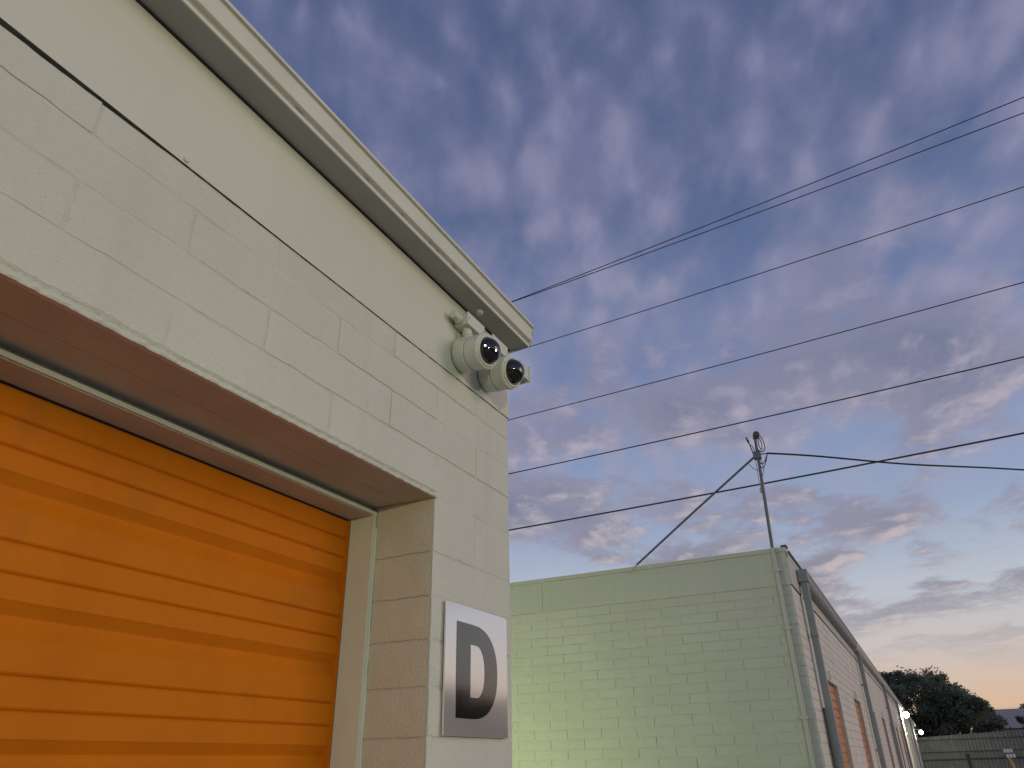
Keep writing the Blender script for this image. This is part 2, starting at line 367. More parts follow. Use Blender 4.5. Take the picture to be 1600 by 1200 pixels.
# crusty bead of mortar along the foot of the lintel course
bd = MB(); segs = 900; vs_, fs = [], []; n = 11
for k in range(segs+1):
    x = JL-0.02+(JX+0.005-JL+0.02)*k/segs
    a = noise.noise(Vector((x*7, 1.3, 0))); b = noise.noise(Vector((x*33, 5.1, 2))); c = noise.noise(Vector((x*110, 0, 7)))
    f_ = noise.noise(Vector((x*55, 9.0, 4))); left = max(0.0, min(1.0, (0.95-x)/0.5))
    h = 0.0130+0.0010*a+0.0012*b+0.0022*f_+0.0018*c; t = 0.0070+0.0010*a+0.0014*b+0.0022*f_+0.0020*c
    up = 0.0205+0.010*left*max(0, a+0.35)+0.0015*b+0.003*f_+0.0014*c # ragged upper edge of smeared mortar
    g_ = h*0.78
    prof = [(WY+0.006, 0.6040), (WY-t*0.75, 0.6035), (WY-t, 0.6035+g_*0.35), (WY-t*0.85, 0.6035+g_*0.8), (WY-t*0.45, 0.6035+g_), (WY-0.0005+0.0012*c, 0.6035+g_+0.0010),
            (WY+0.0046+0.0012*f_, 0.6035+g_+0.0016), (WY+0.0042+0.001*c, 0.6035+g_+0.0050), (WY+0.0012-0.0022*max(0, b+f_-0.15), 0.6035+up-0.003), (WY-0.0010-0.0012*left*max(0, f_), 0.6035+up), (WY+0.0012, 0.6035+up+0.0012)]
    vs_ += [(x, y, Z(z)) for y, z in prof]
for k in range(segs):
    for i in range(n-1): q = k*n+i; fs.append((q, q+1, q+1+n, q+n))
bd.v, bd.f, bd.smooth = vs_, fs, True; bd.build('lintel_bead', m_block, bld)
# steel lintel plates under the opening head
lp = MB(); lp.box(JL, JX-0.0005, WY+0.006, WY+0.0925, Z(0.6045), Z(0.612)); lp.build('lintel_plate', m_lintel, bld)
lp = MB(); lp.box(JL, JX-0.0005, WY+0.0965, 1.30, Z(0.6060), Z(0.613)); lp.build('lintel_plate', m_lintel, bld)
# door frame: channel with a narrow front edge
FY, DY = 1.162, 1.243; FX = JX-0.016
fr = empty('door_frame', (0, FY, 0), None, None); COL.objects.unlink(fr); bpy.data.objects.remove(fr)
f1 = MB(); f1.prism([(FX, FY), (JX-0.004, FY), (JX-0.004, FY+0.012), (FX+0.004, FY+0.012), (FX+0.004, DY+0.02), (FX, DY+0.02)], 0, 1)
f1.v = [(y, z, x*(Z(0.5925))) for x, y, z in f1.v]
frame = f1.build('door_frame', m_trim, bld)
f2 = MB(); f2.prism([(FY-0.001, Z(0.5930)), (FY-0.001, Z(0.5835)), (DY+0.02, Z(0.5832)), (DY+0.02, Z(0.5860)), (FY+0.012, Z(0.5870)), (FY+0.012, Z(0.5930))], JL+0.004, JX-0.003)
f2.build('header', m_trim, frame)
f6 = MB(); f6.box(JL+0.004, JX-0.004, FY+0.014, FY+0.022, Z(0.5932), Z(0.6055)); f6.build('header_filler', m_trim, frame)
f3 = MB(); f3.box(JL+0.004, FX-0.001, FY+0.004, DY+0.02, Z(0.5812), Z(0.5828)); f3.build('header_liner', m_lintel, frame)
f4 = MB(); f4.box(JL, JL+0.016, FY, DY+0.02, 0, Z(0.58)); f4.build('side_channel', m_trim, frame)
f5 = MB(); f5.tube([(JX-0.004, FY-0.002, z*0.05) for z in range(0, 44)], [0.0035+random.uniform(-.0012, .0016) for _ in range(44)], 6); f5.build('caulk_line', m_trim, frame)
# roll-up door: ribbed curtain, one piece per corrugation
door = MB(); door.box(JL+0.01, FX-0.002, DY+0.019, DY+0.0225, 0.02, Z(0.60)); door = door.build('roll_up_door', m_door, bld)
per = 0.197
def rib_profile(z1):   # from the top of one corrugation downward (y outward is smaller)
    pf = [(0, 0), (0, -0.0445), (0.002, -0.0475), (0.005, -0.0495), (0.002, -0.0515), (0, -0.0545),
          (0, -0.0935), (0.002, -0.0965), (0.005, -0.0985), (0.002, -0.1005), (0, -0.1035),
          (0, -0.138), (0.0018, -0.1402), (0.0140, -0.1575), (0.0150, -0.1595), (0.0150, -0.1640), (0.0120, -0.1720), (0.0020, -0.1920), (0.0003, -0.1955), (0, -0.197)]
    return [(DY+y, z1+z) for y, z in pf]
ztop = Z(0.5790)
z1 = ztop; k = 0
while z1 > 0.03:
    pb = MB(); prof = rib_profile(z1); back = [(y+0.0012, z) for y, z in reversed(prof)]
    pb.prism(prof+back, JL+0.012, FX+0.003, segs=6, jit=0.0006)
    pb.build('curtain_rib', m_door, door); z1 -= per; k += 1
gs = MB(); gs.box(FX-0.0045, FX-0.0003, DY-0.0075, DY+0.0145, 0, Z(0.578)); gs.build('guide_lip', m_door, frame)
gs = MB(); gs.box(FX-0.0016, FX-0.0002, DY-0.0086, DY-0.0076, 0, Z(0.578)); gs.build('guide_seam', m_guide, frame)
hs = MB(); hs.box(JL+0.01, FX-0.004, DY-0.003, DY+0.02, Z(0.5780), Z(0.5810)); hs.build('head_seal', m_gap, frame)
# smooth panel above the blocks, slightly bowed off the wall to the left
pn = MB(); nseg = 60; vs_, fs = [], []
ST = Z(1.2445)
def foot(x):
    return Z(0.9905)+0.0008*noise.noise(Vector((x*3, 0, 0)))
for k in range(nseg+1):
    x = -8+(WX1+0.001+8)*k/nseg if k < 10 else -2+(WX1+0.001+2)*(k-10)/(nseg-10)
    if k < 10: x = -8+6*k/10
    bow = 0.0022+0.004*max(0, min(1, (0.9-x)/1.3))
    vs_ += [(x, WY-bow, foot(x)), (x, WY-0.005, ST-0.006), (x, WY+0.006, ST-0.006), (x, WY-bow+0.007, foot(x)+0.0005)]
for k in range(nseg):
    for i in range(4): a, b = k*4+i, k*4+(i+1) % 4; fs.append((a, b, b+4, a+4))
fs += [(0, 1, 2, 3), tuple(nseg*4+i for i in range(4))]
pn.v, pn.f = vs_, fs; panel = pn.build('fascia_panel', m_panel, bld)
gp = MB()
gp.prism([(WY+0.0022, Z(0.978)), (WY+0.0022, Z(1.26)), (WY+0.02, Z(1.26)), (WY+0.02, Z(0.978))], -8, WX1-0.002); gp.build('gap_backing', m_gap, bld)  # black sheet painting the shade inside the gap
# ragged dark strip painting the shadow gap under the panel, thick to the left
sg = MB(); vs_, fs = [], []
for k in range(261):
    x = -2.6+(WX1+2.6)*k/260; t = max(0, min(1, (1.25-x)/0.9)); t2 = max(0, min(1, (0.62-x)/0.3))
    h = 0.0012+0.0012*t+0.0085*t2+0.0016*noise.noise(Vector((x*17, 3, 0)))+0.001*noise.noise(Vector((x*60, 3, 0)))
    zt = foot(x)+0.001
    vs_ += [(x, WY-0.0012, zt), (x, WY-0.0016-0.002*t2, zt-h*0.5), (x, WY+0.0005, zt-h), (x, WY+0.004, zt)]
for k in range(260):
    for i in range(3): a = k*4+i; fs.append((a, a+1, a+5, a+4))
sg.v, sg.f = vs_, fs; sg.build('gap_shade_strip', m_gap, bld)
for (bx_, bz, br) in ((0.622, 0.9995, 0.0065), (1.239, 1.0, 0.0028), (1.433, 1.002, 0.0032), (1.844, 0.999, 0.0045), (-0.3, 1.0, 0.006)):
    b = MB(); bow = 0.0022+0.004*max(0, min(1, (0.9-bx_)/1.3))
    b.lathe([(br, 0), (br, br*0.35), (br*0.75, br*0.7), (0, br*0.85)], (bx_, WY-bow+0.0006, Z(bz)), (0, -1, 0), 14); b.build('bolt', m_panel, panel)
# eave: soffit board, gutter with an ogee front, roof sheet
EX = 1.917
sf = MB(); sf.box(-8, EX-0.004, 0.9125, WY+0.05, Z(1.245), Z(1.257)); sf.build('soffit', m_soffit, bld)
sl = MB(); sl.box(-8, EX-0.006, WY-0.0075, WY-0.001, Z(1.2395), Z(1.2448)); sl.build('soffit_shade_strip', m_gap, bld)  # dark strip painting the shade in the joint below the soffit
gut = [(0.9120, 1.2435), (0.9075, 1.2425), (0.9062, 1.2505), (0.9125, 1.2518), (0.9130, 1.2545), (0.9110, 1.2572), (0.9050, 1.2592), (0.8990, 1.2602), (0.8968, 1.2625), (0.8960, 1.2725),
       (0.8955, 1.3060), (0.8962, 1.3105), (0.8950, 1.3125), (0.8880, 1.3128), (0.8870, 1.3160), (0.8872, 1.3205), (0.8885, 1.3225), (0.893, 1.3225), (0.9120, 1.3225)]
def gutter_mesh(prof, x0, x1, segs, jit):
    mb = MB(); mb.prism([(y, Z(z)) for y, z in prof], x0, x1, segs=segs, jit=jit); mb.smooth = True; return mb
gobj = gutter_mesh(gut, -8, EX, 60, 0.0006).build('gutter', m_trim, bld)
ec = MB(); ec.prism([(y, Z(z)) for y, z in [(0.986, 1.2445), (0.9125, 1.2440), (0.9070, 1.2475), (0.9010, 1.2535), (0.8955, 1.266), (0.8945, 1.3085), (0.8880, 1.3205), (0.986, 1.3225)]], EX+0.0003, EX+0.003); ec.build('end_cap', m_trim, gobj)
ck = MB()
for k in range(10):   # ragged sealant and flakes at the gutter end
    a = random.random(); y = 0.905-0.018*a+random.uniform(-.002, .002); z = 1.2455+0.077*a; s_ = random.uniform(.001, .0024)
    ck.hull_box(EX+0.001, EX+0.0055+s_, y-s_, y+s_, Z(z)-s_*1.5, Z(z)+s_*1.5, s_*0.4)
ck.build('end_sealant', m_lintel, gobj)
m_scuff = mat('bare scuff', (0.10, 0.095, 0.085), 0.8)
for (sx, sz, sl_) in ((1.02, 1.2532, .022), (1.17, 1.2530, .012), (1.30, 1.2531, .018), (1.335, 1.2532, .02), (1.42, 1.2531, .025), (1.56, 1.2532, .018), (0.78, 1.2532, .03)):
    q = MB(); q.tube([(sx+sl_*t/6, 0.9043+0.0004*random.uniform(-1, 1), Z(sz)+0.0012+0.0008*random.uniform(-1, 1)) for t in range(7)], [0.0002, .0006, .0009, .0007, .001, .0006, .0002], 5); q.build('paint_crack', m_scuff, gobj)
rf = MB(); rf.add([(-8, 0.8915, Z(1.3235)), (EX+0.012, 0.8915, Z(1.3235)), (EX+0.012, 9, Z(1.62)), (-8, 9, Z(1.62)), (-8, 0.8915, Z(1.3265)), (EX+0.012, 0.8915, Z(1.3265)), (EX+0.012, 9, Z(1.623)), (-8, 9, Z(1.623))],
                  [(0, 3, 2, 1), (4, 5, 6, 7), (0, 1, 5, 4), (1, 2, 6, 5), (2, 3, 7, 6), (3, 0, 4, 7)]); rf.build('roof', m_trim, bld)
gw = MB(); gw.add([(WX1-0.003, WY+0.02, FZ), (WX1-0.003, 9, FZ), (WX1-0.003, 9, Z(1.60)), (WX1-0.003, WY+0.02, Z(1.318)), (WX1-0.05, WY+0.02, FZ), (WX1-0.05, 9, FZ), (WX1-0.05, 9, Z(1.60)), (WX1-0.05, WY+0.02, Z(1.318))],
                  [(0, 1, 2, 3), (4, 7, 6, 5), (0, 3, 7, 4), (1, 5, 6, 2), (3, 2, 6, 7), (0, 4, 5, 1)]); gw.build('gable_panel', m_panel, bld)
kb = MB(); kb.lathe([(0.0125, 0), (0.0125, 0.004), (0.0105, 0.005), (0.0105, 0.011), (0.009, 0.0125), (0, 0.0125)], (1.65, 0.945, Z(1.2452)), (0, 0, -1), 20); kb.build('soffit_cap', m_camw, bld)

# ================================================================== sign with the letter D
sgn = empty('building_sign', (1.7, 0.975, Z(0.06)), 'square brushed metal sign with black letter D on the white pier', 'sign')
SX0, SX1, SZ0, SZ1, SY = 1.543, 1.856, 0.060, 0.358, 0.9745
pl = MB(); pl.hull_box(SX0, SX1, SY, SY+0.004, Z(SZ0), Z(SZ1), 0.0006); pl.build('plate', m_alu, sgn)
sp = MB(); sp.box(SX0+0.02, SX1-0.02, SY+0.004, WY+0.002, Z(SZ0)+0.02, Z(SZ1)-0.02); sp.build('backing', m_gap, sgn)
def d_loop(x0, x1, z0, z1, xs, n=18, e=2.3):
    zc, hz = (z0+z1)/2, (z1-z0)/2; pts = [(x0, z0), (x0, z1)]
    for k in range(n+1):
        a = math.pi/2-math.pi*k/n; ca, sa = math.cos(a), math.sin(a)
        pts.append((xs+(x1-xs)*abs(ca)**(2/e), zc+hz*math.copysign(abs(sa)**(2/e), sa)))
    return pts
o_, i_ = d_loop(1.594, 1.799, 0.0985, 0.3165, 1.675), d_loop(1.661, 1.733, 0.146, 0.268, 1.688)
n = len(o_); lt = MB(); vs_ = []
for yy in (SY-0.0008, SY-0.0001):
    vs_ += [(x, yy, Z(z)) for x, z in o_]+[(x, yy, Z(z)) for x, z in i_]
fs = []
for k in range(n):
    j = (k+1) % n
    fs += [(k, j, n+j, n+k), (k, 2*n+k, 2*n+j, j), (n+k, n+j, 3*n+j, 3*n+k)]
lt.add(vs_, fs).build('letter', m_letter, sgn)

# ================================================================== the two dome cameras
def camera_unit(back, ax, label, led, scale=1.0):
    e = empty('security_camera', back, label, 'camera', 'dome cameras under the eave corner')
    ax = Vector(ax).normalized(); B = Vector(back); r = 0.0525*scale; L = 0.096*scale
    hb = MB(); hb.lathe([(0, 0), (r*0.86, 0), (r*0.97, 0.006), (r, 0.014), (r, L*0.46), (r*0.975, L*0.475), (r*0.955, L*0.48), (r*0.955, L*0.51), (r*0.965, L*0.515), (r*0.965, L*0.86), (r*1.01, L*0.875), (r*1.01, L*0.955), (r*0.985, L*0.99), (r*0.93, L), (r*0.74, L), (r*0.72, L*0.97), (0, L*0.97)], B, ax, 40)
    body = hb.build('housing', m_camw, e)
    rg = MB(); rg.lathe([(r*0.90, L*0.99), (r*0.90, L+0.002), (r*0.86, L+0.0045), (r*0.765, L+0.0045), (r*0.75, L-0.002)], B, ax, 40); rg.build('dome_ring', m_camw, e)
    dm = MB(); rd = r*0.75
    dm.lathe([(rd*math.cos(t*math.pi/24), L-0.003+rd*1.02*math.sin(t*math.pi/24)) for t in range(13)], B, ax, 40); dome = dm.build('dome', m_dome, e)
    a1 = ax.cross(Vector((0, 0, 1))).normalized(); a2 = a1.cross(ax).normalized()
    for q in range(4):
        a = math.pi/4+q*math.pi/2; sv = MB(); sv.lathe([(0.0022, 0), (0.0022, 0.0012), (0, 0.0014)], B+ax*(L+0.0005)+r*0.88*(math.cos(a)*a1+math.sin(a)*a2), ax, 8); sv.build('screw', m_steel, body)
    if led:
        for (u, v) in ((0.86, -0.02), (0.16, -0.18)):
            w_ = math.sqrt(max(0, 1-u*u-v*v)); d_ = MB()
            c_ = B+ax*(L-0.003)+rd*(u*a1+v*a2+w_*ax)
            d_.lathe([(0, -0.0025), (0.0021, -0.0014), (0.0026, 0), (0.0020, 0.0013), (0, 0.0020)], c_, (u*a1+v*a2+w_*ax), 12); d_.build('infrared_lamp', m_led, dome)
    # wall bracket: conduit body with a screwed cover, its neck dropping to the housing
    top = B+Vector((0.0, -0.020, r*0.96)); nk = MB(); nk.tube([top-Vector((0, 0, 0.012)), top+Vector((-0.002, 0, 0.006)), top+Vector((-0.004, 0, 0.032))], 0.0135, 18); neck = nk.build('neck', m_camw, e)
    cl = MB(); cl.lathe([(0.0135, 0), (0.0158, 0.001), (0.0158, 0.009), (0.0135, 0.010)], top+Vector((-0.002, 0, 0.006)), (0, 0, 1), 20); cl.build('collar', m_camw, neck)
    bx = MB(); x0 = top.x-0.036; bx.hull_box(x0, x0+0.098, WY-0.052, WY-0.006, top.z+0.030, top.z+0.068, 0.010); bx.smooth = True; brk = bx.build('bracket', m_camw, e)
    cv = MB(); cv.hull_box(x0-0.001, x0+0.099, WY-0.0555, WY-0.0510, top.z+0.0285, top.z+0.0695, 0.0021); cv.build('cover', m_trim, brk)
    for sx in (0.006, 0.092):
        s2 = MB(); s2.lathe([(0.002, 0), (0.002, 0.001), (0, 0.0012)], (x0+sx, WY-0.0555, top.z+0.049), (0, -1, 0), 8); s2.build('screw', m_steel, brk)
    sm = MB(); sm.lathe([(r*0.957, L*0.482), (r*0.962, L*0.482), (r*0.962, L*0.506), (r*0.957, L*0.506)], B, ax, 40); sm.build('seam', m_bluegrey, body)
    bs = MB(); bs.lathe([(0.016, 0), (0.016, 0.008), (0.0125, 0.009), (0.0125, 0.034), (0.009, 0.036), (0, 0.036)], (x0-0.002, WY-0.026, top.z+0.050), (-1, 0, 0), 20); bs.build('hub', m_camw, brk)
    return e
camera_unit((1.590, 0.972, Z(1.064)), (-0.12, -0.95, -0.17), 'left dome camera with two glowing lamps, under the eave corner', True)
camera_unit((1.741, 0.972, Z(1.068)), (-0.10, -0.96, -0.17), 'right dome camera with unlit dark dome, at the building corner', False)
jb = empty('junction_box', (1.905, 1.0, Z(1.10)), 'small white box jutting past the wall corner behind the right camera', 'box')
b = MB(); b.hull_box(1.907, 1.970, 0.935, 0.990, Z(1.143), Z(1.197), 0.011); b.smooth = True; b.build('case', m_camw, jb)
b = MB(); b.hull_box(1.9702, 1.974, 0.933, 0.992, Z(1.141), Z(1.199), 0.0018); b.build('cover', m_trim, jb)

# ================================================================== neighbouring building, in line beyond the gap
BX, BY = 8.42, 0.98; BEND = 62.0; TOP = Z(2.058)
b2 = empty('storage_building', (BX, BY, 0), 'long pale green-lit block storage building beyond the gap, with pipe mast', 'building')
PB = Z(1.655)
doors = [(10.05+3.6*k, 11.28+3.6*k) for k in range(14)]
DZ = Z(0.845)
w = MB(); w.box(BX+0.0028, BEND, BY+0.10, 12, 0, TOP-0.02); w.box(BX+0.0032, BEND-0.001, BY+0.006, BY+0.0995, DZ+0.001, TOP-0.021)
_e = [BX+0.0032]+[v for d in doors for v in d]+[BEND-0.001]
for _k in range(0, len(_e), 2): w.box(_e[_k], _e[_k+1], BY+0.006, BY+0.0995, 0, DZ+0.0005)
wall2 = w.build('wall', m_b2mort, b2)
H = 0.1011; NR = int(PB/H)
for r in range(NR+1):
    z1 = PB-r*H-0.001; z0 = max(z1-H, 0.0)
    if z1 < 0.03: break
    if z1 < Z(-0.42): break
    y = BY; first = True
    while y < 5.3:
        L = P/2 if (first and r % 2) else P
        gmm = 0.0028; key = ('b2', round(L, 3), random.randrange(3))
        if key not in BM:
            BM[key] = block_mesh('block', L-1.2*gmm, H-2*gmm, 0.01, m_b2_shaded, nx=5, nz=2, j=0.002, seed=len(BM))
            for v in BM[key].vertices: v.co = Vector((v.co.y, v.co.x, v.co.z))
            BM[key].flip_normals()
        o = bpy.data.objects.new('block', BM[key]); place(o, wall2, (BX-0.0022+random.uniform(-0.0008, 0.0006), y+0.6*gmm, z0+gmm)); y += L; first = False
rest = MB()
for r in range(NR+1):
    z1 = PB-r*H-0.001; z0 = z1-H
    if z1 < 0.03: break
    y = BY+(P*10+P*0.5 if r % 2 else P*11); y0 = 5.3 if z1 >= Z(-0.42) else BY
    y = y0 if z1 < Z(-0.42) else BY+P*(0.5 if r % 2 else 0)
    while y < 12:
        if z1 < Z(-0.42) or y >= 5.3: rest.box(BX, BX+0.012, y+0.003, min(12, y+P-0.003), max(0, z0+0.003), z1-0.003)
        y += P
o = rest.build('block_rest', m_b2_shaded, wall2); o['kind'] = 'stuff'
side = MB()
for r in range(NR+1):
    z1 = PB-r*H-0.001; z0 = z1-H
    if z1 < 0.03: break
    x = BX; first = True
    while x < 40:
        L = P/2 if (first and r % 2 == 0) else P; xa, xb = x, x+L; x += L; first = False
        segs_ = [(xa, xb)]
        if z0 < DZ-0.02:
            for d0, d1 in doors:
                segs_ = [q for s_ in segs_ for q in ((s_[0], min(s_[1], d0)), (max(s_[0], d1), s_[1])) if q[1]-q[0] > 0.01]
        for q0, q1 in segs_:
            if q1 <= 11.4 and z1 > Z(-0.3) and q1-q0 > P-0.01:
                put_block(q0, q1, z0, z1, wall2, y=BY, D=0.006, m_=m_b2_lit, nx=4, nz=2)
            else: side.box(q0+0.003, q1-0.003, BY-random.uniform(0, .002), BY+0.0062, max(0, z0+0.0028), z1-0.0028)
o = side.build('block_course', m_b2_lit, wall2); o['kind'] = 'stuff'
far = MB()
for r in range(NR+1):
    z1 = PB-r*H-0.001; z0 = z1-H
    if z1 < 0.03: break
    xs = [(40, BEND)]
    if z0 < DZ-0.02:
        for d0, d1 in doors: xs = [q for s_ in xs for q in ((s_[0], min(s_[1], d0)), (max(s_[0], d1), s_[1])) if q[1]-q[0] > 0.01]
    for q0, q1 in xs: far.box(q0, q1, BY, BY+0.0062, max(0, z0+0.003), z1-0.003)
o = far.build('block_course', m_b2_lit, wall2); o['kind'] = 'stuff'
# smooth upper panels with seams, coping
for (y0, y1) in ((BY-0.004, 3.909), (3.9130, 8.0), (8.0025, 12)):
    p_ = MB(); p_.box(BX-0.0060, BX+0.002, y0, y1, PB+0.004, Z(2.012)); p_.build('fascia_panel', m_b2panel, b2)
xk = [BX+0.004, 10.86, 13.3, 15.74, 18.18]+[20.62+4.88*k for k in range(9)]
xk = [x for x in xk if x < BEND-1]+[BEND]
for k in range(len(xk)-1):
    p_ = MB(); p_.box(xk[k], xk[k+1]-0.004, BY-0.010, BY+0.002, PB+0.010, Z(1.96)); p_.build('fascia_panel', m_b2panel, b2)
p_ = MB(); p_.box(BX, BEND, BY-0.003, BY+0.004, PB-0.001, PB+0.0105); p_.build('panel_gap', m_gap, b2)
cp = MB(); cp.hull_box(BX-0.018, BX+0.15, BY-0.015, 12, Z(2.014), Z(2.060), 0.003); cp.build('coping', m_b2panel, b2)
dc = MB(); dc.box(BX-0.030, BX+0.10, BY-0.030, BY+0.03, Z(2.0605), Z(2.078)); dc.build('corner_flashing', m_lamph, b2)
re_ = MB(); re_.box(BX+0.152, BEND, BY-0.030, BY+0.6, Z(2.030), Z(2.052)); re_.build('roof_edge', m_lamph, b2)
eb = MB(); eb.box(BX+0.10, BEND, BY-0.012, BY+0.002, Z(1.9605), Z(2.0295)); eb.build('eave_board', m_b2panel, b2)
gprof = [(0.972, 1.925), (0.972, 1.80), (0.90, 1.80), (0.888, 1.815), (0.878, 1.835), (0.872, 1.86), (0.868, 1.905), (0.860, 1.915), (0.860, 1.930), (0.872, 1.932), (0.874, 1.922), (0.965, 1.922)]
for k in range(8):
    x0 = 9.06+k*6.6; x1 = min(x0+6.6-0.004, BEND)
    q = MB(); q.prism([(y-0.002, Z(z)) for y, z in gprof], x0, x1, segs=1); q.smooth = True; q.build('gutter', m_bluegrey if k == 0 else m_b2panel, b2)
for k, xd in enumerate((9.10, 16.2, 24.3, 32.5, 40.5, 48.5, 56.5)):
    ds = MB(); ds.hull_box(xd-0.048, xd+0.048, 0.875, 0.948, 0.08, Z(1.805), 0.010); ds.smooth = True; d_ = ds.build('downspout', m_bluegrey, b2)
    for zz in (1.20, 0.1, -0.8):
        st = MB(); st.box(xd-0.058, xd+0.058, 0.872, 0.979, Z(zz), Z(zz)+0.03); st.build('strap', m_bluegrey, d_)
    if k == 0:
        cb = MB(); cb.hull_box(xd-0.08, xd+0.085, 0.855, 0.965, Z(1.795), Z(1.935), 0.012); cb.build('conductor_head', m_bluegrey, d_)
tp = MB(); tp.tube([(8.99, 0.955, z) for z in (Z(1.64), Z(0.9), Z(0.48))], 0.008, 8); tp.build('conduit', m_white, b2)
tp = MB(); tp.tube([(9.0, 0.955, z) for z in (Z(0.475), Z(-0.4), 0.05)], 0.014, 8); tp.build('conduit', m_lamph, b2)
for k, (d0, d1) in enumerate(doors):
    if d1 > BEND: break
    dr = MB(); yb = BY+0.045; zz = DZ
    n_ = int((DZ-0.02)/0.1)
    for i in range(n_):
        a, b_ = DZ-0.1*i, DZ-0.1*(i+1)
        dr.add([(d0, yb, a), (d1, yb, a), (d1, yb, b_+.02), (d0, yb, b_+.02), (d1, yb+0.012, b_+.012), (d0, yb+0.012, b_+.012), (d1, yb, b_), (d0, yb, b_)], [(0, 1, 2, 3), (3, 2, 4, 5), (5, 4, 6, 7)])
    dd = dr.build('roll_up_door', m_doorfar, b2)
    jm = MB(); jm.box(d1-0.004, d1+0.004, BY-0.002, BY+0.05, 0, DZ); jm.box(d0-0.004, d0+0.004, BY-0.002, BY+0.05, 0, DZ); jm.box(d0, d1, BY-0.0022, BY+0.05, DZ, DZ+0.006); jm.build('door_jamb', m_lintel, dd)
    hb_ = MB(); hb_.hull_box(d0+0.35, d0+0.365, BY-0.03, BY-0.003, DZ+0.01, DZ+0.12, 0.003); hb_.build('door_bracket', m_white, dd)
# holes behind the doors read as doors: cut the backing by setting the doors in front of it
def wall_light(x, y, z, label):
    e = empty('wall_light', (x, BY, z), label, 'lamp', 'lit floodlights along the neighbouring eave')
    a = MB(); a.tube([(x, BY-0.002, z+0.03), (x, (y+BY)/2, z+0.05), (x, y+0.03, z+0.03)], 0.018, 8); a.build('arm', m_lamph, e)
    h = MB(); h.hull_box(x-0.13, x+0.13, y-0.06, y+0.06, z-0.005, z+0.07, 0.012); hd = h.build('housing', m_lamph, e)
    l = MB(); l.lathe([(0.12*math.sin(t*math.pi/12), -0.12*math.cos(t*math.pi/12)) for t in range(13)], (x-0.06, y, z-0.125), (0, 0, 1), 16); l.lathe([(0.06*math.sin(t*math.pi/12), -0.06*math.cos(t*math.pi/12)) for t in range(13)], (x+0.07, y, z-0.067), (0, 0, 1), 16); l.build('lens', m_lamp, hd)
    L_ = bpy.data.lights.new('wall_light_bulb', 'POINT'); L_.energy = 150; L_.color = (1.0, 0.95, 0.66); L_.shadow_soft_size = 0.06
    lo = bpy.data.objects.new('wall_light_bulb', L_); place(lo, e, (x, y, z-0.26))
wall_light(37.6, 0.80, Z(1.70), 'nearer lit floodlight on the long neighbouring building eave')
wall_light(58.5, 0.62, Z(1.52), 'farther lit floodlight near the far end of the neighbouring building')

# ================================================================== service mast on the neighbouring roof edge
MX, MY = BX-0.035, 1.09
ms = empty('service_mast', (MX, MY, 0), 'grey pipe mast with diagonal brace on the neighbouring roof edge', 'mast')
p_ = MB(); p_.tube([(MX, MY, 0.1), (MX, MY-0.004, 2.0), (MX, MY+0.006, Z(2.06))], 0.021, 14); p_.build('conduit', m_b2panel, ms)
p_ = MB(); p_.tube([(MX, MY+0.006, Z(2.061)), (MX, MY-0.01, Z(2.7)), (MX, MY-0.025, Z(3.36))], [0.018, 0.018, 0.016], 14); p_.build('pole', m_steel, ms)
for zz in (0.35, 1.2, 1.8):
    c_ = MB(); c_.hull_box(MX-0.026, BX+0.0, MY-0.035, MY+0.035, Z(zz), Z(zz)+0.03, 0.004); c_.build('clamp', m_b2panel, ms)
c_ = MB(); c_.hull_box(MX-0.030, MX+0.035, MY-0.055, MY+0.030, Z(3.10), Z(3.19), 0.008); c_.build('brace_clamp', m_steel, ms)
br = MB(); br.tube([(MX, MY-0.005, Z(3.15)), (MX+0.01, 1.9, Z(2.60)), (MX+0.02, 2.66, Z(2.075))], 0.0130, 12); br.build('brace', m_steel, ms)
bf = MB(); bf.tube([(MX+0.012, 2.655, Z(2.078)), (MX+0.008, 2.70, Z(2.03)), (MX+0.008, 2.76, Z(1.99))], 0.008, 8); bf.build('brace_foot', m_b2panel, ms)
wh = MB(); tt = Vector((MX, MY-0.025, Z(3.36))); wh.lathe([(0.017, -0.02), (0.026, 0.0), (0.034, 0.02), (0.038, 0.045), (0.034, 0.068), (0.022, 0.082), (0, 0.087)], tt, (0.0, -0.42, 0.9), 20); wh.build('weatherhead', m_lamph, ms)
def loop(pts, r, name, m_=m_dark, parent=ms):
    P_ = [Vector(p) for p in pts]; out = []
    for i in range(len(P_)-1):
        p0, p1, p2, p3 = P_[max(i-1, 0)], P_[i], P_[i+1], P_[min(i+2, len(P_)-1)]
        for s_ in range(8):
            t = s_/8; out.append(0.5*((2*p1)+(p2-p0)*t+(2*p0-5*p1+4*p2-p3)*t*t+(3*p1-p0-3*p2+p3)*t**3))
    out.append(P_[-1]); q = MB(); q.tube(out, r, 6); return q.build(name, m_, parent)
def mz(y, z): return (MX-0.01, MY+y, Z(z))
loop([mz(-.06, 3.41), mz(-.105, 3.33), mz(-.115, 3.22), mz(-.09, 3.18), mz(-.05, 3.19), mz(-.02, 3.24)], 0.0055, 'wire_loop')
loop([mz(-.055, 3.40), mz(-.075, 3.34), mz(-.088, 3.27), mz(-.075, 3.20), mz(-.055, 3.26), mz(-.06, 3.36)], 0.005, 'wire_loop')
loop([mz(.055, 3.35), mz(.045, 3.28), mz(.03, 3.20), mz(.02, 3.12)], 0.006, 'wire_loop')
loop([mz(.07, 3.37), mz(.055, 3.31), mz(.02, 3.26), mz(.005, 3.20)], 0.004, 'wire_loop')
ti = MB(); ti.tube([mz(.072, 3.385), mz(.058, 3.32)], 0.009, 8); ti.build('splice', m_dark, ms)
loop([mz(-.03, 3.12), mz(-.05, 3.05), mz(-.055, 2.96), mz(-.03, 2.88)], 0.004, 'wire_loop', m_steel)
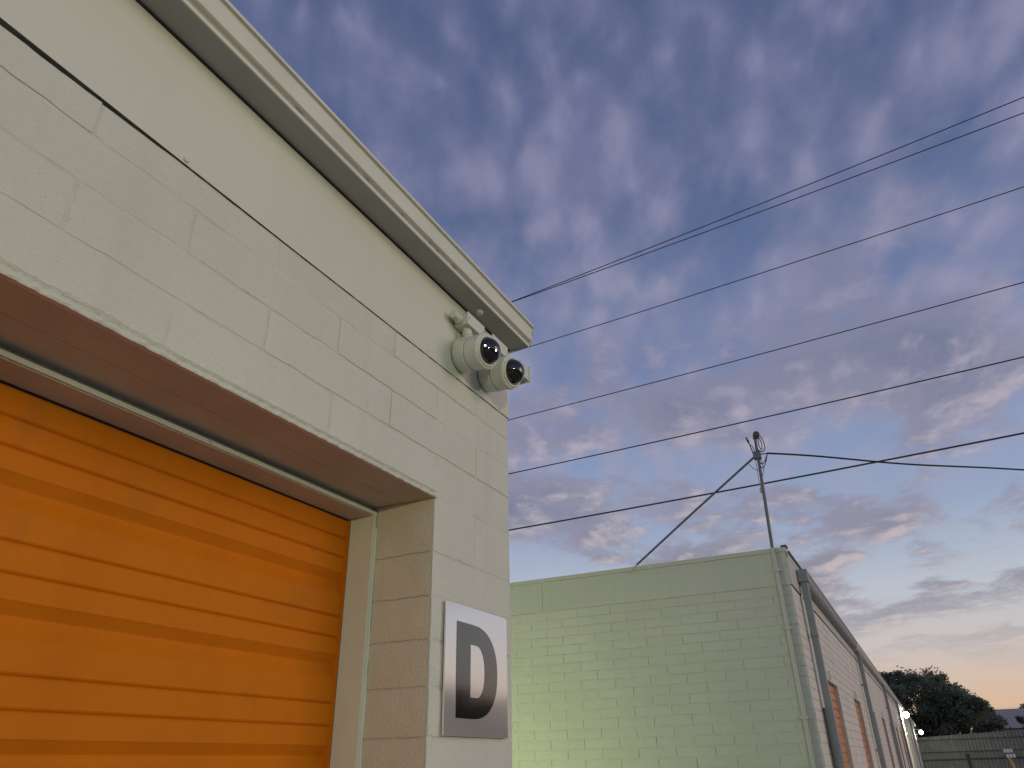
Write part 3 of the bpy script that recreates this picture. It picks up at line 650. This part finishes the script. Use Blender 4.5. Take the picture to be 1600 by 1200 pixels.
loop([mz(.10, 3.06), mz(.05, 2.99), mz(.0, 2.96), mz(-.02, 2.9)], 0.004, 'wire_loop', m_steel)
gy = MB(); gy.tube([mz(.012, 3.10), mz(.016, 2.9), mz(.012, 2.74)], 0.004, 6); gy.build('hanger', m_ceram, ms)
ins = MB(); ins.lathe([(0.006, 0), (0.016, 0.01), (0.012, 0.03), (0.016, 0.045), (0.006, 0.06)], mz(.013, 2.69), (0, 0, 1), 12); ins.build('insulator', m_ceram, ms)

# ================================================================== overhead wires
def wire(name, pts, r, label, cat, group=None, m_=m_wire, n=6):
    q = MB(); q.tube(pts, r, n); o = q.build(name, m_, None); return tag(o, label, cat, group)
def span(y0, z0, y1, z1, X=14.0, ya=34, yb=-30, sag=0.0016):
    out = []; s_ = (z1-z0)/(y1-y0)
    for k in range(49):
        y = ya+(yb-ya)*k/48; out.append((X, y, Z(z0+s_*(y-y0)+sag*(y-y0)*(y-y1))))
    return out
WD = [(7.07, 10.55, -4.52, 11.69, .013, 'uppermost thin overhead wire, top of the close pair'), (6.98, 10.54, -4.41, 11.31, .013, 'second overhead wire from the top, lower of the close pair'),
      (7.01, 9.06, -3.91, 9.60, .012, 'third overhead wire from the top, meeting the gutter corner'), (7.22, 7.24, -3.32, 7.59, .012, 'fourth overhead wire from the top, meeting the panel foot at the wall edge'),
      (7.23, 5.89, -2.90, 6.15, .015, 'fifth overhead wire from the top, passing just above the mast head'), (7.25, 4.58, -2.51, 4.79, .020, 'lowest and thickest overhead wire, crossing behind the mast')]
for k, (y0, z0, y1, z1, r, lb) in enumerate(WD):
    wire('power_line', span(y0, z0, y1, z1, sag=0.0012), r*0.82, lb, 'wire', 'overhead wires')
A = Vector((MX-0.01, MY-0.13, Z(3.145)))
drop = [A+Vector((0.0, 0, -0.0))]
E2 = Vector((11.0, -1.86, Z(3.35))); dv = E2-A
for k in range(1, 61):
    t = k/24; p_ = A+dv*t; p_.z += -0.10*4*(t/2.5)*(1-t/2.5)*0.9+0.015*math.sin(t*9)*math.exp(-t*1.0); drop.append(p_)
wire('service_drop', drop, 0.0105, 'black twisted cable running right from the mast', 'cable', m_=m_dark)
loop([mz(-.02, 3.17), mz(-.06, 3.15), mz(-.10, 3.145), A], 0.006, 'lead'); loop([mz(-.02, 3.06), mz(-.05, 3.03), mz(-.09, 3.06), A], 0.0055, 'lead'); loop([mz(-.02, 3.02), mz(-.05, 2.98), mz(-.09, 3.03), A], 0.005, 'lead')

# ================================================================== end of the aisle: fence, post, trees, far roof
fx = 63.0
fe = empty('fence', (fx, -10, 0), 'tall grey ribbed metal fence across the end of the aisle', 'fence')
def ftop(y): return Z(1.19+(0.71-y)*0.0455)
y = 7.0; k = 0
while y > -26:
    y2 = y-2.4; q = MB(); vs_, fs = [], []; n = 44
    for i in range(n+1):
        yy = y+(y2-y)*i/n; xx = fx+(0.05 if (i//2) % 2 else 0.0); zt = ftop(yy)
        vs_ += [(xx, yy, 0.05), (xx, yy, zt), (xx+0.004, yy, zt), (xx+0.004, yy, 0.05)]
    for i in range(n):
        for j in range(4): a, b = i*4+j, i*4+(j+1) % 4; fs.append((a, b, b+4, a+4))
    fs += [(0, 1, 2, 3), (n*4, n*4+3, n*4+2, n*4+1)]
    q.v, q.f = vs_, fs; q.build('fence_panel', m_fence, fe)
    po = MB(); po.box(fx+0.05, fx+0.13, y2-0.04, y2+0.04, 0, ftop(y2)-0.05); po.build('post', m_fdark, fe); y = y2; k += 1
for (h0, h1) in ((0.87, 0.055), (0.12, 0.06), (-0.35, 0.09)):
    ra = MB(); ra.add([(fx-0.05, 7, Z(h0)), (fx-0.05, -26, Z(h0)+0.4), (fx-0.05, -26, Z(h0)+0.4+h1), (fx-0.05, 7, Z(h0)+h1), (fx-0.002, 7, Z(h0)), (fx-0.002, -26, Z(h0)+0.4), (fx-0.002, -26, Z(h0)+0.4+h1), (fx-0.002, 7, Z(h0)+h1)],
                      [(0, 1, 2, 3), (4, 7, 6, 5), (0, 4, 5, 1), (3, 2, 6, 7), (0, 3, 7, 4), (1, 5, 6, 2)]); ra.build('rail', m_fdark, fe)
gpst = empty('gate_post', (45, -1.28, 0), 'dark steel gate post standing before the ribbed fence', 'post')
q = MB(); q.hull_box(44.94, 45.06, -1.36, -1.20, 0, Z(0.03), 0.01); q.build('shaft', m_fdark, gpst); q = MB(); q.hull_box(44.92, 45.08, -1.38, -1.15, Z(0.032), Z(0.08), 0.015); q.build('cap', m_fdark, gpst)
kp = empty('gate_keypad_post', (45, -3.05, 0), 'yellow gooseneck post carrying a white board of six cells', 'post')
q = MB(); q.tube([(45, -3.12, 0), (45, -3.10, 0.6), (45, -3.06, 1.0), (45, -3.0, 1.32), (45, -2.93, 1.50)], 0.045, 10); q.build('gooseneck', m_yel, kp)
for i in range(3):
    for j in range(2):
        y0 = -2.80-0.13*i-0.05*(1-j); z0 = Z(-0.11+0.21*j); q = MB(); q.hull_box(44.93, 44.96, y0-0.11, y0, z0, z0+0.16, 0.008); q.build('cell', m_white, kp)
q = MB(); q.box(44.962, 44.985, -3.20, -2.80, Z(-0.10), Z(0.25)); q.build('backing', m_fdark, kp)

def tree(name, base, H_, rx, ry, label, nleaf, mleaf, leaf=0.15, trunk_h=2.2, seed=1, lobes=26, zlo=0.22, group=None, skew=0.0):
    rnd = random.Random(seed); e = empty(name, base, label, 'tree', group); B = Vector(base)
    tr = MB(); tr.tube([B+Vector((0, 0, -0.1)), B+Vector((0.1, 0.05, trunk_h*0.5)), B+Vector((0, 0.1, trunk_h)), B+Vector((0.2, 0, H_*0.55))], [0.42, 0.34, 0.28, 0.12], 10)
    cs = []
    for i in range(lobes):
        a = rnd.uniform(0, 2*math.pi); f = math.sqrt(rnd.random()); u, v = math.cos(a)*f, math.sin(a)*f
        topz = H_*(1-0.52*(u*u*0.4+v*v)-skew*v*0.25)*0.93; zz = rnd.uniform(max(zlo*H_, topz*0.45), topz)
        rr = rnd.uniform(0.06, 0.135)*H_
        c = B+Vector((u*(rx-rr*0.6), v*(ry-rr*0.6), zz-rr*0.45)); cs.append((c, rr))
        if i % 2 == 0 and zz > topz*0.75:
            for _ in range(3):
                cs.append((c+Vector((rnd.uniform(-.8, .8)*rr, rnd.uniform(-.8, .8)*rr, rr*rnd.uniform(0.4, 0.8))), rr*rnd.uniform(0.35, 0.55)))
        tr.tube([B+Vector((0, 0.1, trunk_h*0.9)), B*0.5+c*0.5+Vector((0, 0, -0.3)), c], [0.13, 0.07, 0.02], 6)
    tr.build('trunk', m_bark, e)
    vs_, fs = [], []
    for i in range(nleaf):
        c, rr = rnd.choice(cs); d = Vector((rnd.gauss(0, 1), rnd.gauss(0, 1), rnd.gauss(0, 1))).normalized()
        rad = rr*min(1.12, 0.15+abs(rnd.gauss(0, 0.55)))*(1+0.55*noise.noise(d*2.6+c)); p_ = c+Vector((d.x, d.y, d.z*0.8))*rad
        if p_.z < 0.3: continue
        nrm = Vector((rnd.gauss(0, 1), rnd.gauss(0, 1), rnd.gauss(0, 1)+0.4)).normalized(); t1 = nrm.orthogonal().normalized(); t2 = nrm.cross(t1)
        s_ = leaf*rnd.uniform(0.5, 1.3); q = rnd.uniform(0, 6.28); a1 = t1*math.cos(q)+t2*math.sin(q); a2 = nrm.cross(a1)
        n_ = len(vs_); vs_ += [p_-a1*s_, p_+a2*s_*0.45, p_+a1*s_, p_-a2*s_*0.45]; fs.append((n_, n_+1, n_+2, n_+3))
    # thin twigs end in sprays at the outline
    me = bpy.data.meshes.new('crown'); me.from_pydata([tuple(v) for v in vs_], [], fs); me.materials.append(mleaf)
    o = bpy.data.objects.new('crown', me); place(o, e)
    return e
tree('oak_tree', (82, -0.2, 0), 10.0, 5.0, 5.6, 'broad dark oak tree rising behind the end fence', 85000, m_leaf, 0.14, 2.0, 3, 110, 0.14, skew=-0.10)
tree('shrub', (74, -5.8, 0), 4.6, 1.6, 3.0, 'low dark shrub beside the oak, behind the fence', 9000, m_leaf, 0.13, 0.8, 5, 16, 0.1)
tree('distant_tree', (135, -12.6, 0), 9.4, 3.5, 3.0, 'distant tree at the right edge above the grey far roof', 9000, m_leaf2, 0.22, 2.5, 9, 16, 0.2)
wr = empty('warehouse', (100, -14, 0), 'distant low building with pale grey roof right of the oak', 'building')
q = MB(); q.box(100, 118, -30, -4.9, 0, Z(2.5)); q.build('wall', m_wall, wr)
q = MB(); q.add([(99.6, -30.3, Z(2.5)), (99.6, -4.6, Z(2.5)), (109, -4.6, Z(4.75)), (109, -30.3, Z(4.75)), (118.4, -4.6, Z(2.5)), (118.4, -30.3, Z(2.5))], [(0, 1, 2, 3), (3, 2, 4, 5), (1, 4, 2), (0, 3, 5), (0, 5, 4, 1)]); q.build('roof', m_rooff, wr)

# ================================================================== behind the viewer: what the sign mirrors and the lamp that lights the walls
for k, (tx, ty, th) in enumerate(((66, -46, 11.5), (75, -46, 10.4), (83, -47, 11.0), (91, -46, 10.2), (100, -48, 11.2), (58, -46, 10.2))):
    tree('boundary_tree', (tx, ty, 0), th, 5.5, 5.5, 'dark tree of the far row mirrored in the metal sign', 5000, m_leaf2, 0.42, 1.5, 20+k, 30, 0.05, group='far row of trees mirrored in the sign')
yl = empty('yard_light', (-7.2, -7.9, 0), 'pole lamp standing behind the viewer, mirrored in both domes', 'lamp')
q = MB(); q.tube([(-7.2, -7.9, 0), (-7.2, -7.9, 1.4), (-7.2, -7.9, 2.45), (-7.15, -7.8, 2.7), (-7.0, -7.6, 2.78)], [0.08, 0.07, 0.05, 0.04, 0.04], 12); q.build('pole', m_steel, yl)
q = MB(); q.hull_box(-7.2, -6.75, -7.75, -7.3, 2.76, 2.88, 0.03); yh = q.build('head', m_lamph, yl)
YL = bpy.data.lights.new('yard_light_bulb', 'AREA'); YL.shape = 'DISK'; YL.size = 0.30; YL.energy = 400; YL.color = (0.93, 1.0, 0.62)
yo = bpy.data.objects.new('yard_light_bulb', YL); place(yo, yl, (-6.97, -7.52, 2.73)); yo.rotation_euler = (Vector((0.75, 0.66, -0.16))).to_track_quat('-Z', 'Y').to_euler()
gl = empty('bollard_light', (5.4, 5.1, 0), 'low bollard lamp hidden behind the corner, washing the neighbouring wall yellow-green', 'lamp')
q = MB(); q.lathe([(0.09, 0), (0.09, 0.62), (0.10, 0.63), (0.10, 0.66), (0, 0.66)], (5.4, 5.1, 0), (0, 0, 1), 20); q.build('post', m_lamph, gl)
q = MB(); q.lathe([(0.08, 0.662), (0.085, 0.68), (0.085, 0.84), (0.08, 0.858)], (5.4, 5.1, 0), (0, 0, 1), 20); q.build('lens', m_lamp, gl)
q = MB(); q.lathe([(0, 0.86), (0.11, 0.86), (0.11, 0.89), (0.06, 0.92), (0, 0.925)], (5.4, 5.1, 0), (0, 0, 1), 20); q.build('cap', m_lamph, gl)
GL = bpy.data.lights.new('bollard_light_bulb', 'AREA'); GL.size = 0.16; GL.energy = 58; GL.color = (0.90, 1.0, 0.42)
go = bpy.data.objects.new('bollard_light_bulb', GL); place(go, gl, (5.53, 5.1, 0.76)); go.rotation_euler = (Vector((1, -0.15, 0.30))).to_track_quat('-Z', 'Y').to_euler()
